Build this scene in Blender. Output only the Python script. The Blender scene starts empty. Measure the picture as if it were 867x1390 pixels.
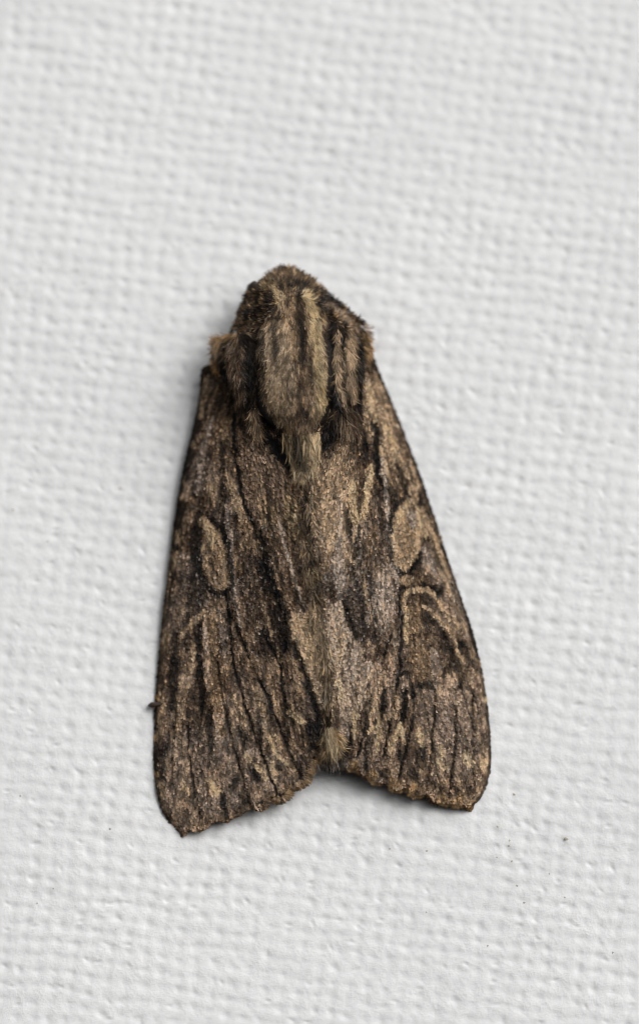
import bpy, math
import numpy as np
from mathutils import Vector

# ------------------------------------------------------------------ camera, world, sun
# 1 Blender unit = 1 cm; 300 photo pixels = 1 cm on the wall.  The wall stands in the XZ plane, facing -Y.
SC = bpy.context.scene
SC.unit_settings.system = 'METRIC'
SC.unit_settings.scale_length = 0.01
W, H = 867.0, 1390.0
S = 1.0 / 300.0
DIST = 23.0
TILT = math.radians(8.0)

cam_d = bpy.data.cameras.new('camera')
cam = bpy.data.objects.new('camera', cam_d)
SC.collection.objects.link(cam)
SC.camera = cam
cam.location = (0, -DIST * math.cos(TILT), -DIST * math.sin(TILT))
cam.rotation_euler = (math.radians(90) + TILT, 0, 0)
cam_d.sensor_fit = 'VERTICAL'
cam_d.lens = 100.0
cam_d.sensor_height = 100.0 * H * S / DIST
cam_d.sensor_width = cam_d.sensor_height
cam_d.clip_start = 0.5
cam_d.clip_end = 500.0
cam_d.dof.use_dof = True
cam_d.dof.focus_distance = DIST - 0.28
cam_d.dof.aperture_fstop = 0.075

SUN_DIR = Vector((0.55, -0.70, 0.46)).normalized()      # from the moth towards the sun: right, up, out of the wall
elev = math.asin(SUN_DIR.z)
azim = math.atan2(SUN_DIR.x, SUN_DIR.y)

world = bpy.data.worlds.new('World')
SC.world = world
world.use_nodes = True
wn, wl = world.node_tree.nodes, world.node_tree.links
for n in list(wn):
    wn.remove(n)
sky = wn.new('ShaderNodeTexSky')
sky.sky_type = 'NISHITA'
sky.sun_disc = False
sky.sun_elevation = elev
sky.sun_rotation = azim
sky.dust_density = 5.0
sky.air_density = 1.0
hsv = wn.new('ShaderNodeHueSaturation')
hsv.inputs['Saturation'].default_value = 0.05            # overcast: a nearly grey sky
bg = wn.new('ShaderNodeBackground')
bg.inputs['Strength'].default_value = 0.145
wo = wn.new('ShaderNodeOutputWorld')
wl.new(sky.outputs[0], hsv.inputs['Color'])
wl.new(hsv.outputs[0], bg.inputs['Color'])
wl.new(bg.outputs[0], wo.inputs['Surface'])

sun_d = bpy.data.lights.new('sun', 'SUN')
sun_d.energy = 1.2
sun_d.angle = math.radians(38)
sun_d.color = (1.0, 0.997, 0.99)
sun = bpy.data.objects.new('sun', sun_d)
SC.collection.objects.link(sun)
sun.rotation_euler = SUN_DIR.to_track_quat('Z', 'Y').to_euler()
sun.location = SUN_DIR * 20

vs = SC.view_settings
vs.view_transform = 'Standard'
vs.look = 'None'
vs.exposure = -0.37
vs.gamma = 1.0
vs.use_curve_mapping = False
SC.cycles.use_denoising = True
SC.cycles.denoiser = 'OPENIMAGEDENOISE'
SC.cycles.denoising_input_passes = 'RGB_ALBEDO_NORMAL'
SC.cycles.denoising_prefilter = 'ACCURATE'
SC.cycles.max_bounces = 6
SC.cycles.pixel_filter_type = 'BLACKMAN_HARRIS'
SC.cycles.filter_width = 0.9

# ------------------------------------------------------------------ helpers
rng = np.random.default_rng(11)
cT, sT = math.cos(TILT), math.sin(TILT)

def at(px, py, h):
    """photo pixel + height above the wall (in photo pixels) -> world point (vectorised)"""
    px, py, h = np.broadcast_arrays(np.asarray(px, float), np.asarray(py, float), np.asarray(h, float))
    a = (px - W / 2) * S / DIST
    b = (H / 2 - py) * S / DIST
    rx, ry, rz = a, cT - b * sT, sT + b * cT
    t = (-h * S + DIST * cT) / ry
    return np.stack([rx * t, -DIST * cT + ry * t, -DIST * sT + rz * t], -1)

def _hash(ix, iy, seed):
    n = (ix.astype(np.int64) * 374761393 + iy.astype(np.int64) * 668265263 + seed * 1442695041) & 0xFFFFFFFF
    n = ((n ^ (n >> 13)) * 1274126177) & 0xFFFFFFFF
    n = ((n ^ (n >> 16)) * 2246822519) & 0xFFFFFFFF
    return ((n ^ (n >> 15)) & 0xFFFFFF) / float(0xFFFFFF)

def vn(x, y, seed=0):
    ix, iy = np.floor(x), np.floor(y)
    fx, fy = x - ix, y - iy
    fx, fy = fx * fx * (3 - 2 * fx), fy * fy * (3 - 2 * fy)
    a, b = _hash(ix, iy, seed), _hash(ix + 1, iy, seed)
    c, d = _hash(ix, iy + 1, seed), _hash(ix + 1, iy + 1, seed)
    return (a * (1 - fx) + b * fx) * (1 - fy) + (c * (1 - fx) + d * fx) * fy

def fbm(x, y, seed=0, o=3):
    s, a, t = 0.0, 1.0, 0.0
    for k in range(o):
        s = s + a * vn(x * 2 ** k, y * 2 ** k, seed + 17 * k)
        t += a
        a *= 0.5
    return s / t

def sstep(a, b, x):
    t = np.clip((x - a) / (b - a), 0, 1)
    return t * t * (3 - 2 * t)

def lin(c):
    c = np.asarray(c, float) / 255.0
    return np.where(c <= 0.04045, c / 12.92, ((c + 0.055) / 1.055) ** 2.4)

def seg_dist(x, y, pts):
    """distance to a polyline and the position 0..1 along it"""
    pts = np.asarray(pts, float)
    L = np.concatenate([[0], np.cumsum(np.hypot(*np.diff(pts, axis=0).T))])
    best = np.full(np.shape(x), 1e9)
    pos = np.zeros(np.shape(x))
    for i in range(len(pts) - 1):
        ax, ay = pts[i]
        bx, by = pts[i + 1]
        dx, dy = bx - ax, by - ay
        l2 = dx * dx + dy * dy + 1e-9
        t = np.clip(((x - ax) * dx + (y - ay) * dy) / l2, 0, 1)
        d = np.hypot(x - ax - t * dx, y - ay - t * dy)
        m = d < best
        best = np.where(m, d, best)
        pos = np.where(m, (L[i] + t * (L[i + 1] - L[i])) / L[-1], pos)
    return best, pos

def inside(x, y, poly):
    poly = np.asarray(poly, float)
    r = np.zeros(np.shape(x), bool)
    j = len(poly) - 1
    for i in range(len(poly)):
        xi, yi = poly[i]
        xj, yj = poly[j]
        c = ((yi > y) != (yj > y)) & (x < (xj - xi) * (y - yi) / (yj - yi + 1e-12) + xi)
        r ^= c
        j = i
    return r

def sdf(x, y, poly):
    d, _ = seg_dist(x, y, list(poly) + [poly[0]])
    return np.where(inside(x, y, poly), -d, d)

def smooth_curve(pts, n):
    """Catmull-Rom through pts, resampled to n points of even arc length"""
    p = np.asarray(pts, float)
    q = np.vstack([2 * p[0] - p[1], p, 2 * p[-1] - p[-2]])
    out = []
    for i in range(1, len(q) - 2):
        t = np.linspace(0, 1, 12, endpoint=False)[:, None]
        a, b, c, d = q[i - 1], q[i], q[i + 1], q[i + 2]
        out.append(0.5 * (2 * b + (c - a) * t + (2 * a - 5 * b + 4 * c - d) * t ** 2 + (3 * b - a - 3 * c + d) * t ** 3))
    out = np.vstack(out + [p[-1:]])
    L = np.concatenate([[0], np.cumsum(np.linalg.norm(np.diff(out, axis=0), axis=1))])
    s = np.linspace(0, L[-1], n)
    return np.stack([np.interp(s, L, out[:, k]) for k in range(out.shape[1])], -1)

def make_mesh(name, verts, loops, sizes, mat, parent=None, cols=None, smooth=True):
    me = bpy.data.meshes.new(name)
    verts = np.ascontiguousarray(verts, dtype=np.float32).reshape(-1, 3)
    loops = np.asarray(loops, dtype=np.int32).ravel()
    sizes = np.asarray(sizes, dtype=np.int32).ravel()
    me.vertices.add(len(verts))
    me.vertices.foreach_set('co', verts.ravel())
    me.loops.add(len(loops))
    me.loops.foreach_set('vertex_index', loops)
    me.polygons.add(len(sizes))
    me.polygons.foreach_set('loop_start', np.concatenate([[0], np.cumsum(sizes)[:-1]]).astype(np.int32))
    if cols is not None:
        a = me.color_attributes.new('Col', 'FLOAT_COLOR', 'POINT')
        c4 = np.ones((len(verts), 4), np.float32)
        c4[:, :3] = np.asarray(cols).reshape(-1, 3)
        a.data.foreach_set('color', c4.ravel())
    me.update(calc_edges=True)
    me.validate()
    if smooth:
        me.polygons.foreach_set('use_smooth', np.ones(len(me.polygons), bool))
    me.materials.append(mat)
    o = bpy.data.objects.new(name, me)
    SC.collection.objects.link(o)
    if parent:
        o.parent = parent
    return o

def strips(name, V, template, mat, parent, C, smooth=True):
    """V (n,k,3) photo-space points of n alike little strips, template = faces over k vertices"""
    n, k, _ = V.shape
    P = at(V[..., 0], V[..., 1], V[..., 2])
    fl = np.concatenate([np.asarray(f) for f in template])
    loops = (np.arange(n)[:, None] * k + fl[None]).ravel()
    sizes = np.tile([len(f) for f in template], n)
    if C.ndim == 2:
        C = np.repeat(C[:, None], k, 1)
    return make_mesh(name, P.reshape(-1, 3), loops, sizes, mat, parent, C.reshape(-1, 3), smooth)

def grid_faces(nu, nv):
    i, j = np.meshgrid(np.arange(nu - 1), np.arange(nv - 1), indexing='ij')
    a = (i * nv + j).ravel()
    return np.stack([a, a + 1, a + nv + 1, a + nv], -1), np.full((nu - 1) * (nv - 1), 4)

# ------------------------------------------------------------------ materials
def base_mat(name):
    m = bpy.data.materials.new(name)
    m.use_nodes = True
    return m, m.node_tree.nodes, m.node_tree.links, m.node_tree.nodes['Principled BSDF']

def pigment_mat(name, rough, spec, grain, sheen=0.0):
    m, n, l, b = base_mat(name)
    at_ = n.new('ShaderNodeAttribute')
    at_.attribute_name = 'Col'
    tc = n.new('ShaderNodeTexCoord')
    nz = n.new('ShaderNodeTexNoise')
    nz.inputs['Scale'].default_value = 160.0
    nz.inputs['Detail'].default_value = 2.0
    mr = n.new('ShaderNodeMapRange')
    mr.inputs['To Min'].default_value = 1.0 - grain
    mr.inputs['To Max'].default_value = 1.0 + grain
    mx = n.new('ShaderNodeMix')
    mx.data_type = 'RGBA'
    mx.blend_type = 'MULTIPLY'
    mx.inputs['Factor'].default_value = 1.0
    l.new(tc.outputs['Object'], nz.inputs['Vector'])
    l.new(nz.outputs['Fac'], mr.inputs['Value'])
    l.new(at_.outputs['Color'], mx.inputs['A'])
    l.new(mr.outputs[0], mx.inputs['B'])
    l.new(mx.outputs['Result'], b.inputs['Base Color'])
    b.inputs['Roughness'].default_value = rough
    b.inputs['Specular IOR Level'].default_value = spec
    b.inputs['Sheen Weight'].default_value = sheen
    return m

M_SCALE = pigment_mat('wing_scale_pigment', 0.5, 0.12, 0.25)
M_HAIR = pigment_mat('moth_hair', 0.45, 0.15, 0.25)
M_MEMB = pigment_mat('wing_membrane', 0.7, 0.2, 0.4)

def wall_mat():
    m, n, l, b = base_mat('white_wall_paint')
    tc = n.new('ShaderNodeTexCoord')
    big = n.new('ShaderNodeTexNoise')
    big.inputs['Scale'].default_value = 0.9
    big.inputs['Detail'].default_value = 5.0
    cr = n.new('ShaderNodeValToRGB')
    cr.color_ramp.elements[0].position = 0.3
    cr.color_ramp.elements[0].color = (0.755, 0.755, 0.758, 1)
    cr.color_ramp.elements[1].position = 0.7
    cr.color_ramp.elements[1].color = (0.80, 0.80, 0.80, 1)
    fine = n.new('ShaderNodeTexNoise')
    fine.inputs['Scale'].default_value = 55.0
    fine.inputs['Detail'].default_value = 6.0
    fine.inputs['Roughness'].default_value = 0.6
    bp = n.new('ShaderNodeBump')
    bp.inputs['Strength'].default_value = 0.5
    bp.inputs['Distance'].default_value = 0.006
    l.new(tc.outputs['Object'], big.inputs['Vector'])
    l.new(tc.outputs['Object'], fine.inputs['Vector'])
    l.new(big.outputs['Fac'], cr.inputs['Fac'])
    l.new(cr.outputs['Color'], b.inputs['Base Color'])
    l.new(fine.outputs['Fac'], bp.inputs['Height'])
    l.new(bp.outputs['Normal'], b.inputs['Normal'])
    b.inputs['Roughness'].default_value = 0.6
    b.inputs['Specular IOR Level'].default_value = 0.35
    return m

def dark_mat(name, col, rough):
    m, n, l, b = base_mat(name)
    tc = n.new('ShaderNodeTexCoord')
    nz = n.new('ShaderNodeTexNoise')
    nz.inputs['Scale'].default_value = 60.0
    cr = n.new('ShaderNodeValToRGB')
    c = lin(col)
    cr.color_ramp.elements[0].color = (*(c * 0.6), 1)
    cr.color_ramp.elements[1].color = (*(c * 1.5), 1)
    l.new(tc.outputs['Object'], nz.inputs['Vector'])
    l.new(nz.outputs['Fac'], cr.inputs['Fac'])
    l.new(cr.outputs['Color'], b.inputs['Base Color'])
    b.inputs['Roughness'].default_value = rough
    return m

M_WALL = wall_mat()
M_DIRT = dark_mat('dirt', (172, 164, 146), 0.9)
M_LEG = dark_mat('chitin_brown', (60, 46, 34), 0.5)

# ------------------------------------------------------------------ the wall: painted coarse weave
def weave(px, py):
    """relief of the painted plain weave, in photo pixels"""
    a = math.radians(7.0)
    wx = px + 6 * (fbm(px / 80, py / 80, 1) - 0.5) * 2 + 4.0 * (vn(px / 16, py / 16, 2) - 0.5)
    wy = py + 6 * (fbm(px / 80, py / 80, 3) - 0.5) * 2 + 4.0 * (vn(px / 16, py / 16, 4) - 0.5)
    u = (wx * math.cos(a) + wy * math.sin(a)) / 23.5
    v = (-wx * math.sin(a * 1.15) + wy * math.cos(a)) / 21.0
    iu, iv = np.floor(u), np.floor(v)
    gu = np.cos(np.pi * (u - np.round(u))) ** 3                # gaps between the threads
    gv = np.cos(np.pi * (v - np.round(v))) ** 3
    ru, rv = np.round(u), np.round(v)
    dep = 0.35 + 0.9 * _hash(ru, rv, 7)
    par = np.sin(np.pi * u) * np.sin(np.pi * v)                # over / under
    k1 = 0.6 + 0.8 * vn(u * 0.9, v * 0.25, 8)
    k2 = 0.6 + 0.8 * vn(u * 0.25, v * 0.9, 9)
    amp = 0.55 + 0.9 * fbm(px / 70, py / 60, 21)
    h = 0.68 * amp * (-1.5 * dep * gu * gv - 0.30 * k1 * gu - 0.34 * k2 * gv + 0.3 * par)
    h = h + 0.9 * (fbm(px / 9, py / 8, 31) - 0.5) + 2.0 * (fbm(px / 45, py / 38, 33) - 0.5)
    # small sharp nicks where the paint skinned over a gap
    cx, cy = np.floor(px / 31), np.floor(py / 27)
    nx = (cx + 0.2 + 0.6 * _hash(cx, cy, 41)) * 31
    ny = (cy + 0.2 + 0.6 * _hash(cx, cy, 43)) * 27
    on = _hash(cx, cy, 47) > 0.72
    ang = (_hash(cx, cy, 49) - 0.2) * 1.3
    dx, dy = px - nx, py - ny
    du, dv = dx * np.cos(ang) + dy * np.sin(ang), -dx * np.sin(ang) + dy * np.cos(ang)
    h = h - on * 1.9 * np.exp(-((du / 4.2) ** 2 + (dv / 1.5) ** 2))
    return h - 2.0

def weave_soft(px, py):
    return weave(px, py)

xs = np.arange(-140, W + 141, 2.2)
ys = np.arange(-150, H + 151, 2.2)
GX, GY = np.meshgrid(xs, ys, indexing='ij')
GH = weave(GX, GY)
q, z = grid_faces(len(xs), len(ys))
wall = make_mesh('wall', at(GX, GY, GH).reshape(-1, 3), q[:, ::-1], z, M_WALL)
wall['kind'] = 'structure'
wall['label'] = 'white painted wall with a coarse woven texture'

# ------------------------------------------------------------------ moth: heights over the wall
MID_Y = [350, 450, 560, 650, 750, 850, 950, 1040]
MID_X = [388, 398, 408, 413, 423, 434, 443, 452]
def mid(py):
    return np.interp(py, MID_Y, MID_X)

L_COSTA = [(284, 494), (274, 503), (270, 540), (264, 572), (254, 612), (245, 655), (237, 705), (229, 770), (220, 845), (214, 910),
           (210, 970), (209, 1030), (212, 1070), (219, 1097), (229, 1116), (243, 1133)]
R_COSTA = [(500, 470), (508, 488), (518, 513), (531, 545), (550, 592), (571, 648), (590, 704), (607, 757), (625, 810), (641, 858),
           (653, 908), (661, 957), (665, 1003), (666, 1036), (662, 1060), (654, 1079), (641, 1095)]
L_MARGIN = [(437, 1000), (436, 1018), (428, 1027), (420, 1035), (417, 1050), (411, 1057), (400, 1064), (391, 1069), (385, 1078),
            (376, 1082), (364, 1084), (356, 1092), (344, 1096), (332, 1097), (323, 1101), (316, 1109), (308, 1112), (298, 1108),
            (290, 1115), (277, 1121), (266, 1125), (257, 1124), (250, 1130), (243, 1133)]
R_MARGIN = [(452, 1004), (460, 1022), (468, 1034), (478, 1040), (487, 1041), (496, 1047), (506, 1056), (516, 1056), (526, 1059),
            (537, 1066), (548, 1066), (560, 1073), (571, 1075), (582, 1077), (592, 1084), (601, 1088), (613, 1087), (622, 1090),
            (632, 1090), (641, 1095)]
L_INNER = [(372, 500), (388, 560), (402, 620), (411, 690), (421, 770), (431, 850), (437, 930), (437, 1000)]
R_INNER = [(432, 500), (430, 560), (424, 620), (424, 690), (430, 770), (440, 850), (448, 930), (452, 1004)]

VEINS = {-1: [[(306, 800), (312, 845), (317, 903), (328, 943), (337, 969), (345, 996), (355, 1022), (366, 1054), (376, 1078)],
    [(322, 850), (336, 890), (350, 920), (366, 952), (380, 990), (394, 1022), (408, 1053)],
    [(354, 855), (372, 886), (382, 907), (384, 935), (388, 958), (396, 975), (404, 1000)],
    [(296, 900), (304, 960), (316, 1010), (328, 1050), (340, 1095)], [(254, 960), (256, 1020), (264, 1070), (272, 1110)],
    [(240, 950), (236, 1010), (232, 1070)], [(353, 720), (357, 735), (359, 770), (366, 790), (375, 808), (388, 850), (386, 886)],
    [(318, 560), (319, 600), (320, 628), (326, 652), (331, 684), (345, 712)], [(398, 872), (415, 917), (432, 970)]],
  1: [[(541, 800), (544, 842), (543, 904), (537, 935), (531, 979), (520, 1025)], [(530, 860), (525, 878), (515, 908), (504, 945), (492, 1000), (484, 1030)],
    [(522, 936), (517, 966), (510, 990)], [(550, 938), (545, 978), (540, 1000)], [(561, 940), (560, 975), (556, 992), (548, 1027), (540, 1058)],
    [(590, 940), (588, 975), (584, 1030), (578, 1070)], [(619, 960), (618, 1003), (614, 1040), (608, 1080)], [(640, 940), (642, 1000), (640, 1050)],
    [(484, 510), (487, 550), (492, 585), (497, 610)], [(505, 560), (511, 590), (513, 620), (512, 645)], [(487, 716), (483, 745), (486, 770)],
    [(466, 818), (474, 840), (482, 866)], [(478, 950), (476, 985), (472, 1020)]]}
RIDGES = {-1: [[(308, 690), (313, 740), (316, 790), (326, 850)], [(384, 728), (393, 765), (401, 790), (412, 822)], [(279, 840), (280, 905), (286, 960)], [(288, 565), (276, 610), (267, 668)]],
  1: [[(517, 620), (523, 665), (527, 712), (530, 743), (536, 775), (541, 800)], [(461, 670), (462, 700), (460, 740), (458, 790)], [(566, 830), (568, 920)], [(600, 845), (628, 900)]]}
_RX, _RY = np.arange(190, 690), np.arange(480, 1150)
def _relief_map(side):
    gx, gy = np.meshgrid(_RX.astype(float), _RY.astype(float))
    wx = gx + 4 * (fbm(gx / 12, gy / 12, 901) - 0.5)
    wy = gy + 4 * (fbm(gx / 12, gy / 12, 903) - 0.5)
    m = np.zeros(gx.shape)
    for v in VEINS[side]:
        d, p_ = seg_dist(wx, wy, v)
        m = np.minimum(m, -3.0 * np.exp(-(d / 2.3) ** 2) * sstep(0.25, 0.5, fbm(gx / 10, gy / 14, 907)))
    for v in RIDGES[side]:
        d, p_ = seg_dist(wx, wy, v)
        m = m + 3.0 * np.exp(-(d / 5.0) ** 2)
    return m
_REL = {k_: _relief_map(k_) for k_ in (-1, 1)}
def relief(px, py, side):
    fx, fy = np.clip(px - 190, 0, 498), np.clip(py - 480, 0, 668)
    ix, iy = fx.astype(int), fy.astype(int)
    fx, fy = fx - ix, fy - iy
    m = _REL[side]
    return (m[iy, ix] * (1 - fx) + m[iy, ix + 1] * fx) * (1 - fy) + (m[iy + 1, ix] * (1 - fx) + m[iy + 1, ix + 1] * fx) * fy

def Hwing(px, py, side):
    px, py = np.asarray(px, float), np.asarray(py, float)
    c = np.asarray(L_COSTA if side < 0 else R_COSTA, float)
    o = np.argsort(c[:, 1])
    e = np.interp(py, c[o, 1], c[o, 0])
    m = mid(py)
    u = np.clip((px - m) / (e - m), -0.2, 1.15)
    ua = np.abs(u)
    ridge = np.interp(py, [430, 520, 600, 700, 800, 950, 1060], [92, 104, 112, 106, 92, 56, 26])
    edge = np.interp(py, [430, 520, 600, 700, 900, 1000, 1140], [46, 31, 21, 16, 12, 9, 6])
    f = 1 - np.clip(ua, 0, 1.15) ** 1.25
    h = edge + (ridge - edge) * f
    h = h - 10 * sstep(0.93, 1.03, ua)                          # rolled leading edge
    # lengthwise pleats of the membrane between the veins
    b = (330, 440) if side < 0 else (482, 440)
    th = np.arctan2(px - b[0], py - b[1])
    r = np.hypot(px - b[0], py - b[1])
    pl = np.sin(th * 58 + 0.8 * side) * np.clip((r - 260) / 300, 0, 1) * 2.2
    bow = 5.0 * np.sin(np.clip(ua, 0, 1) * math.pi) * np.clip((py - 500) / 300, 0, 1)
    return h + pl + bow + relief(px, py, side) + 5 * (fbm(px / 50, py / 80, 5 + side) - 0.5)

# body sections: y, centre x, half width, centre height, half height
BODY = np.array([
    (361, 389, 5, 55, 5), (368, 389, 22, 55, 20), (382, 389, 42, 56, 36), (400, 390, 52, 58, 48), (425, 396, 66, 59, 58),
    (450, 400, 84, 60, 66), (480, 401, 97, 62, 70), (520, 401, 95, 62, 73), (560, 404, 78, 62, 67), (590, 408, 58, 62, 57),
    (620, 412, 46, 60, 45), (680, 416, 42, 55, 38), (800, 429, 38, 45, 32), (930, 442, 26, 32, 20), (1000, 447, 14, 26, 12), (1020, 449, 4, 25, 4)], float)

PLATE_L = [(350, 405), (346, 450), (347, 500), (346, 545), (356, 575), (380, 595)]
PLATE_R = [(447, 405), (446, 450), (447, 500), (447, 545), (441, 575), (428, 592)]
TEG_LI = [(333, 462), (336, 500), (338, 540), (342, 570)]
TEG_RI = [(466, 445), (467, 490), (467, 530), (470, 560)]

def Hbody(px, py):
    cx, hw, hc, hh = (np.interp(py, BODY[:, 0], BODY[:, k]) for k in (1, 2, 3, 4))
    u = np.clip((px - cx) / hw, -1, 1)
    h = hc + hh * np.sqrt(np.clip(1 - u * u, 0, 1))
    fl = np.where((py > 395) & (py < 610), 1.0, 0.0)
    d1, _ = seg_dist(px, py, PLATE_L)
    d2, _ = seg_dist(px, py, PLATE_R)
    h = h - fl * 15 * np.exp(-(np.minimum(d1, d2) / 6.0) ** 2)
    d3, _ = seg_dist(px, py, TEG_LI)
    d4, _ = seg_dist(px, py, TEG_RI)
    h = h - fl * 8 * np.exp(-(np.minimum(d3, d4) / 5.0) ** 2)
    # raised mesothorax plate
    pl = sdf_plate(px, py)
    h = h + 6 * sstep(4, -14, pl) * sstep(440, 500, py)
    # collar step
    d5, _ = seg_dist(px, py, [(320, 446), (345, 444), (366, 430), (385, 428)])
    h = h - 7 * np.exp(-(d5 / 6.0) ** 2)
    return h

PLATE = [(352, 446), (364, 430), (374, 410), (394, 400), (418, 400), (436, 412), (444, 430), (445, 500), (444, 535), (440, 554), (432, 574), (427, 594), (422, 620), (401, 620), (392, 596), (378, 575), (362, 552), (355, 535), (353, 500)]
def sdf_plate(px, py):
    return sdf(px, py, PLATE)

moth = bpy.data.objects.new('moth', None)
SC.collection.objects.link(moth)
moth.location = Vector(at(415, 700, 0).tolist())
moth['label'] = 'brown mottled moth with furry thorax resting head up on the white woven wall'
moth['category'] = 'moth'
bpy.context.view_layer.update()
_inv = moth.matrix_world.inverted()

def adopt(o, parent=None):
    """parent, keeping the world placement of the vertices"""
    o.parent = parent or moth
    if parent is None:
        o.matrix_parent_inverse = _inv
    return o

# continuous body mesh (head, thorax, abdomen)
def build_body():
    nr = 40
    yy = np.concatenate([np.linspace(361, 620, 90), np.linspace(626, 1020, 50)])
    th = np.linspace(0, 2 * math.pi, nr, endpoint=False)
    V = []
    for y in yy:
        cx, hw, hc, hh = (np.interp(y, BODY[:, 0], BODY[:, k]) for k in (1, 2, 3, 4))
        x = cx + hw * 0.94 * np.cos(th)
        h = hc + hh * np.sin(th)
        top = np.sin(th) > 0
        hb = Hbody(x, np.full(nr, y)) - 6
        h = np.where(top, hb * np.sin(th) ** 0.5 + hc * (1 - np.sin(th) ** 0.5) if False else np.where(top, np.maximum(hb, hc), h), h)
        h = np.maximum(h, 3)
        V.append(np.stack([x, np.full(nr, y), h], -1))
    V = np.array(V)
    n = len(yy)
    P = at(V[..., 0], V[..., 1], V[..., 2]).reshape(-1, 3)
    i, j = np.meshgrid(np.arange(n - 1), np.arange(nr), indexing='ij')
    a, b = (i * nr + j).ravel(), (i * nr + (j + 1) % nr).ravel()
    F = np.stack([a, b, b + nr, a + nr], -1)
    loops = np.concatenate([F.ravel(), np.arange(nr)[::-1], (n - 1) * nr + np.arange(nr)])
    sizes = np.concatenate([np.full(len(F), 4), [nr, nr]])
    col = np.repeat(lin((30, 23, 18))[None], len(P), 0)
    return adopt(make_mesh('body', P, loops, sizes, M_MEMB, None, col))
body = build_body()

# ------------------------------------------------------------------ pigment
BLK, DRK, BRN, MID, TAN, PAL, CRM = (15, 12, 10), (40, 31, 24), (78, 62, 48), (122, 103, 85), (157, 136, 111), (185, 164, 132), (204, 184, 152)
GRY, SIL, PNK, OCH, ORG, OLV = (128, 116, 106), (182, 170, 158), (166, 144, 124), (124, 104, 82), (146, 119, 86), (132, 116, 90)

class Paint:
    def __init__(self, x, y, seed=0):
        self.x0, self.y0 = x, y
        self.x = x + 2.6 * (fbm(x / 9, y / 9, seed + 3) - 0.5) * 2
        self.y = y + 4 * (fbm(x / 9, y / 9, seed + 5) - 0.5) * 2
        self.c = np.zeros(np.shape(x) + (3,))
        self.fr = fbm(x / 5, y / 6, seed + 8, 2)
    def fill(self, col):
        self.c[:] = lin(col)
    def mix(self, col, m):
        m = np.clip(m, 0, 1)[..., None]
        self.c = self.c * (1 - m) + lin(col) * m
    def stroke(self, pts, w, col, k=0.9, taper=True):
        d, p = seg_dist(self.x, self.y, pts)
        ww = w * (0.45 + 0.55 * np.sin(np.clip(p, 0.03, 0.97) * math.pi) ** 0.6) if taper else w
        m = sstep(1.35, 0.55, d / ww + (1.0 if sum(col) < 200 else 1.35) * (self.fr - 0.5))
        self.mix(col, m * k)
    def ell(self, cx, cy, rx, ry, rot, col, k=0.9):
        a = math.radians(rot)
        dx, dy = self.x - cx, self.y - cy
        u, v = dx * math.cos(a) + dy * math.sin(a), -dx * math.sin(a) + dy * math.cos(a)
        d = np.hypot(u / rx, v / ry)
        self.mix(col, sstep(1.25, 0.6, d + 0.7 * (self.fr - 0.5)) * k)
    def poly(self, pts, col, k=0.9, soft=6):
        d = sdf(self.x, self.y, pts)
        self.mix(col, sstep(soft, -soft, d + 10 * (self.fr - 0.5)) * k)

L_SPOT = [(277, 706), (290, 716), (303, 742), (307, 770), (306, 791), (298, 800), (287, 789), (277, 768), (278, 737)]
R_SPOT = [(553, 680), (563, 684), (567, 723), (568, 738), (561, 756), (548, 772), (539, 763), (535, 737), (537, 704), (544, 688)]

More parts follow.
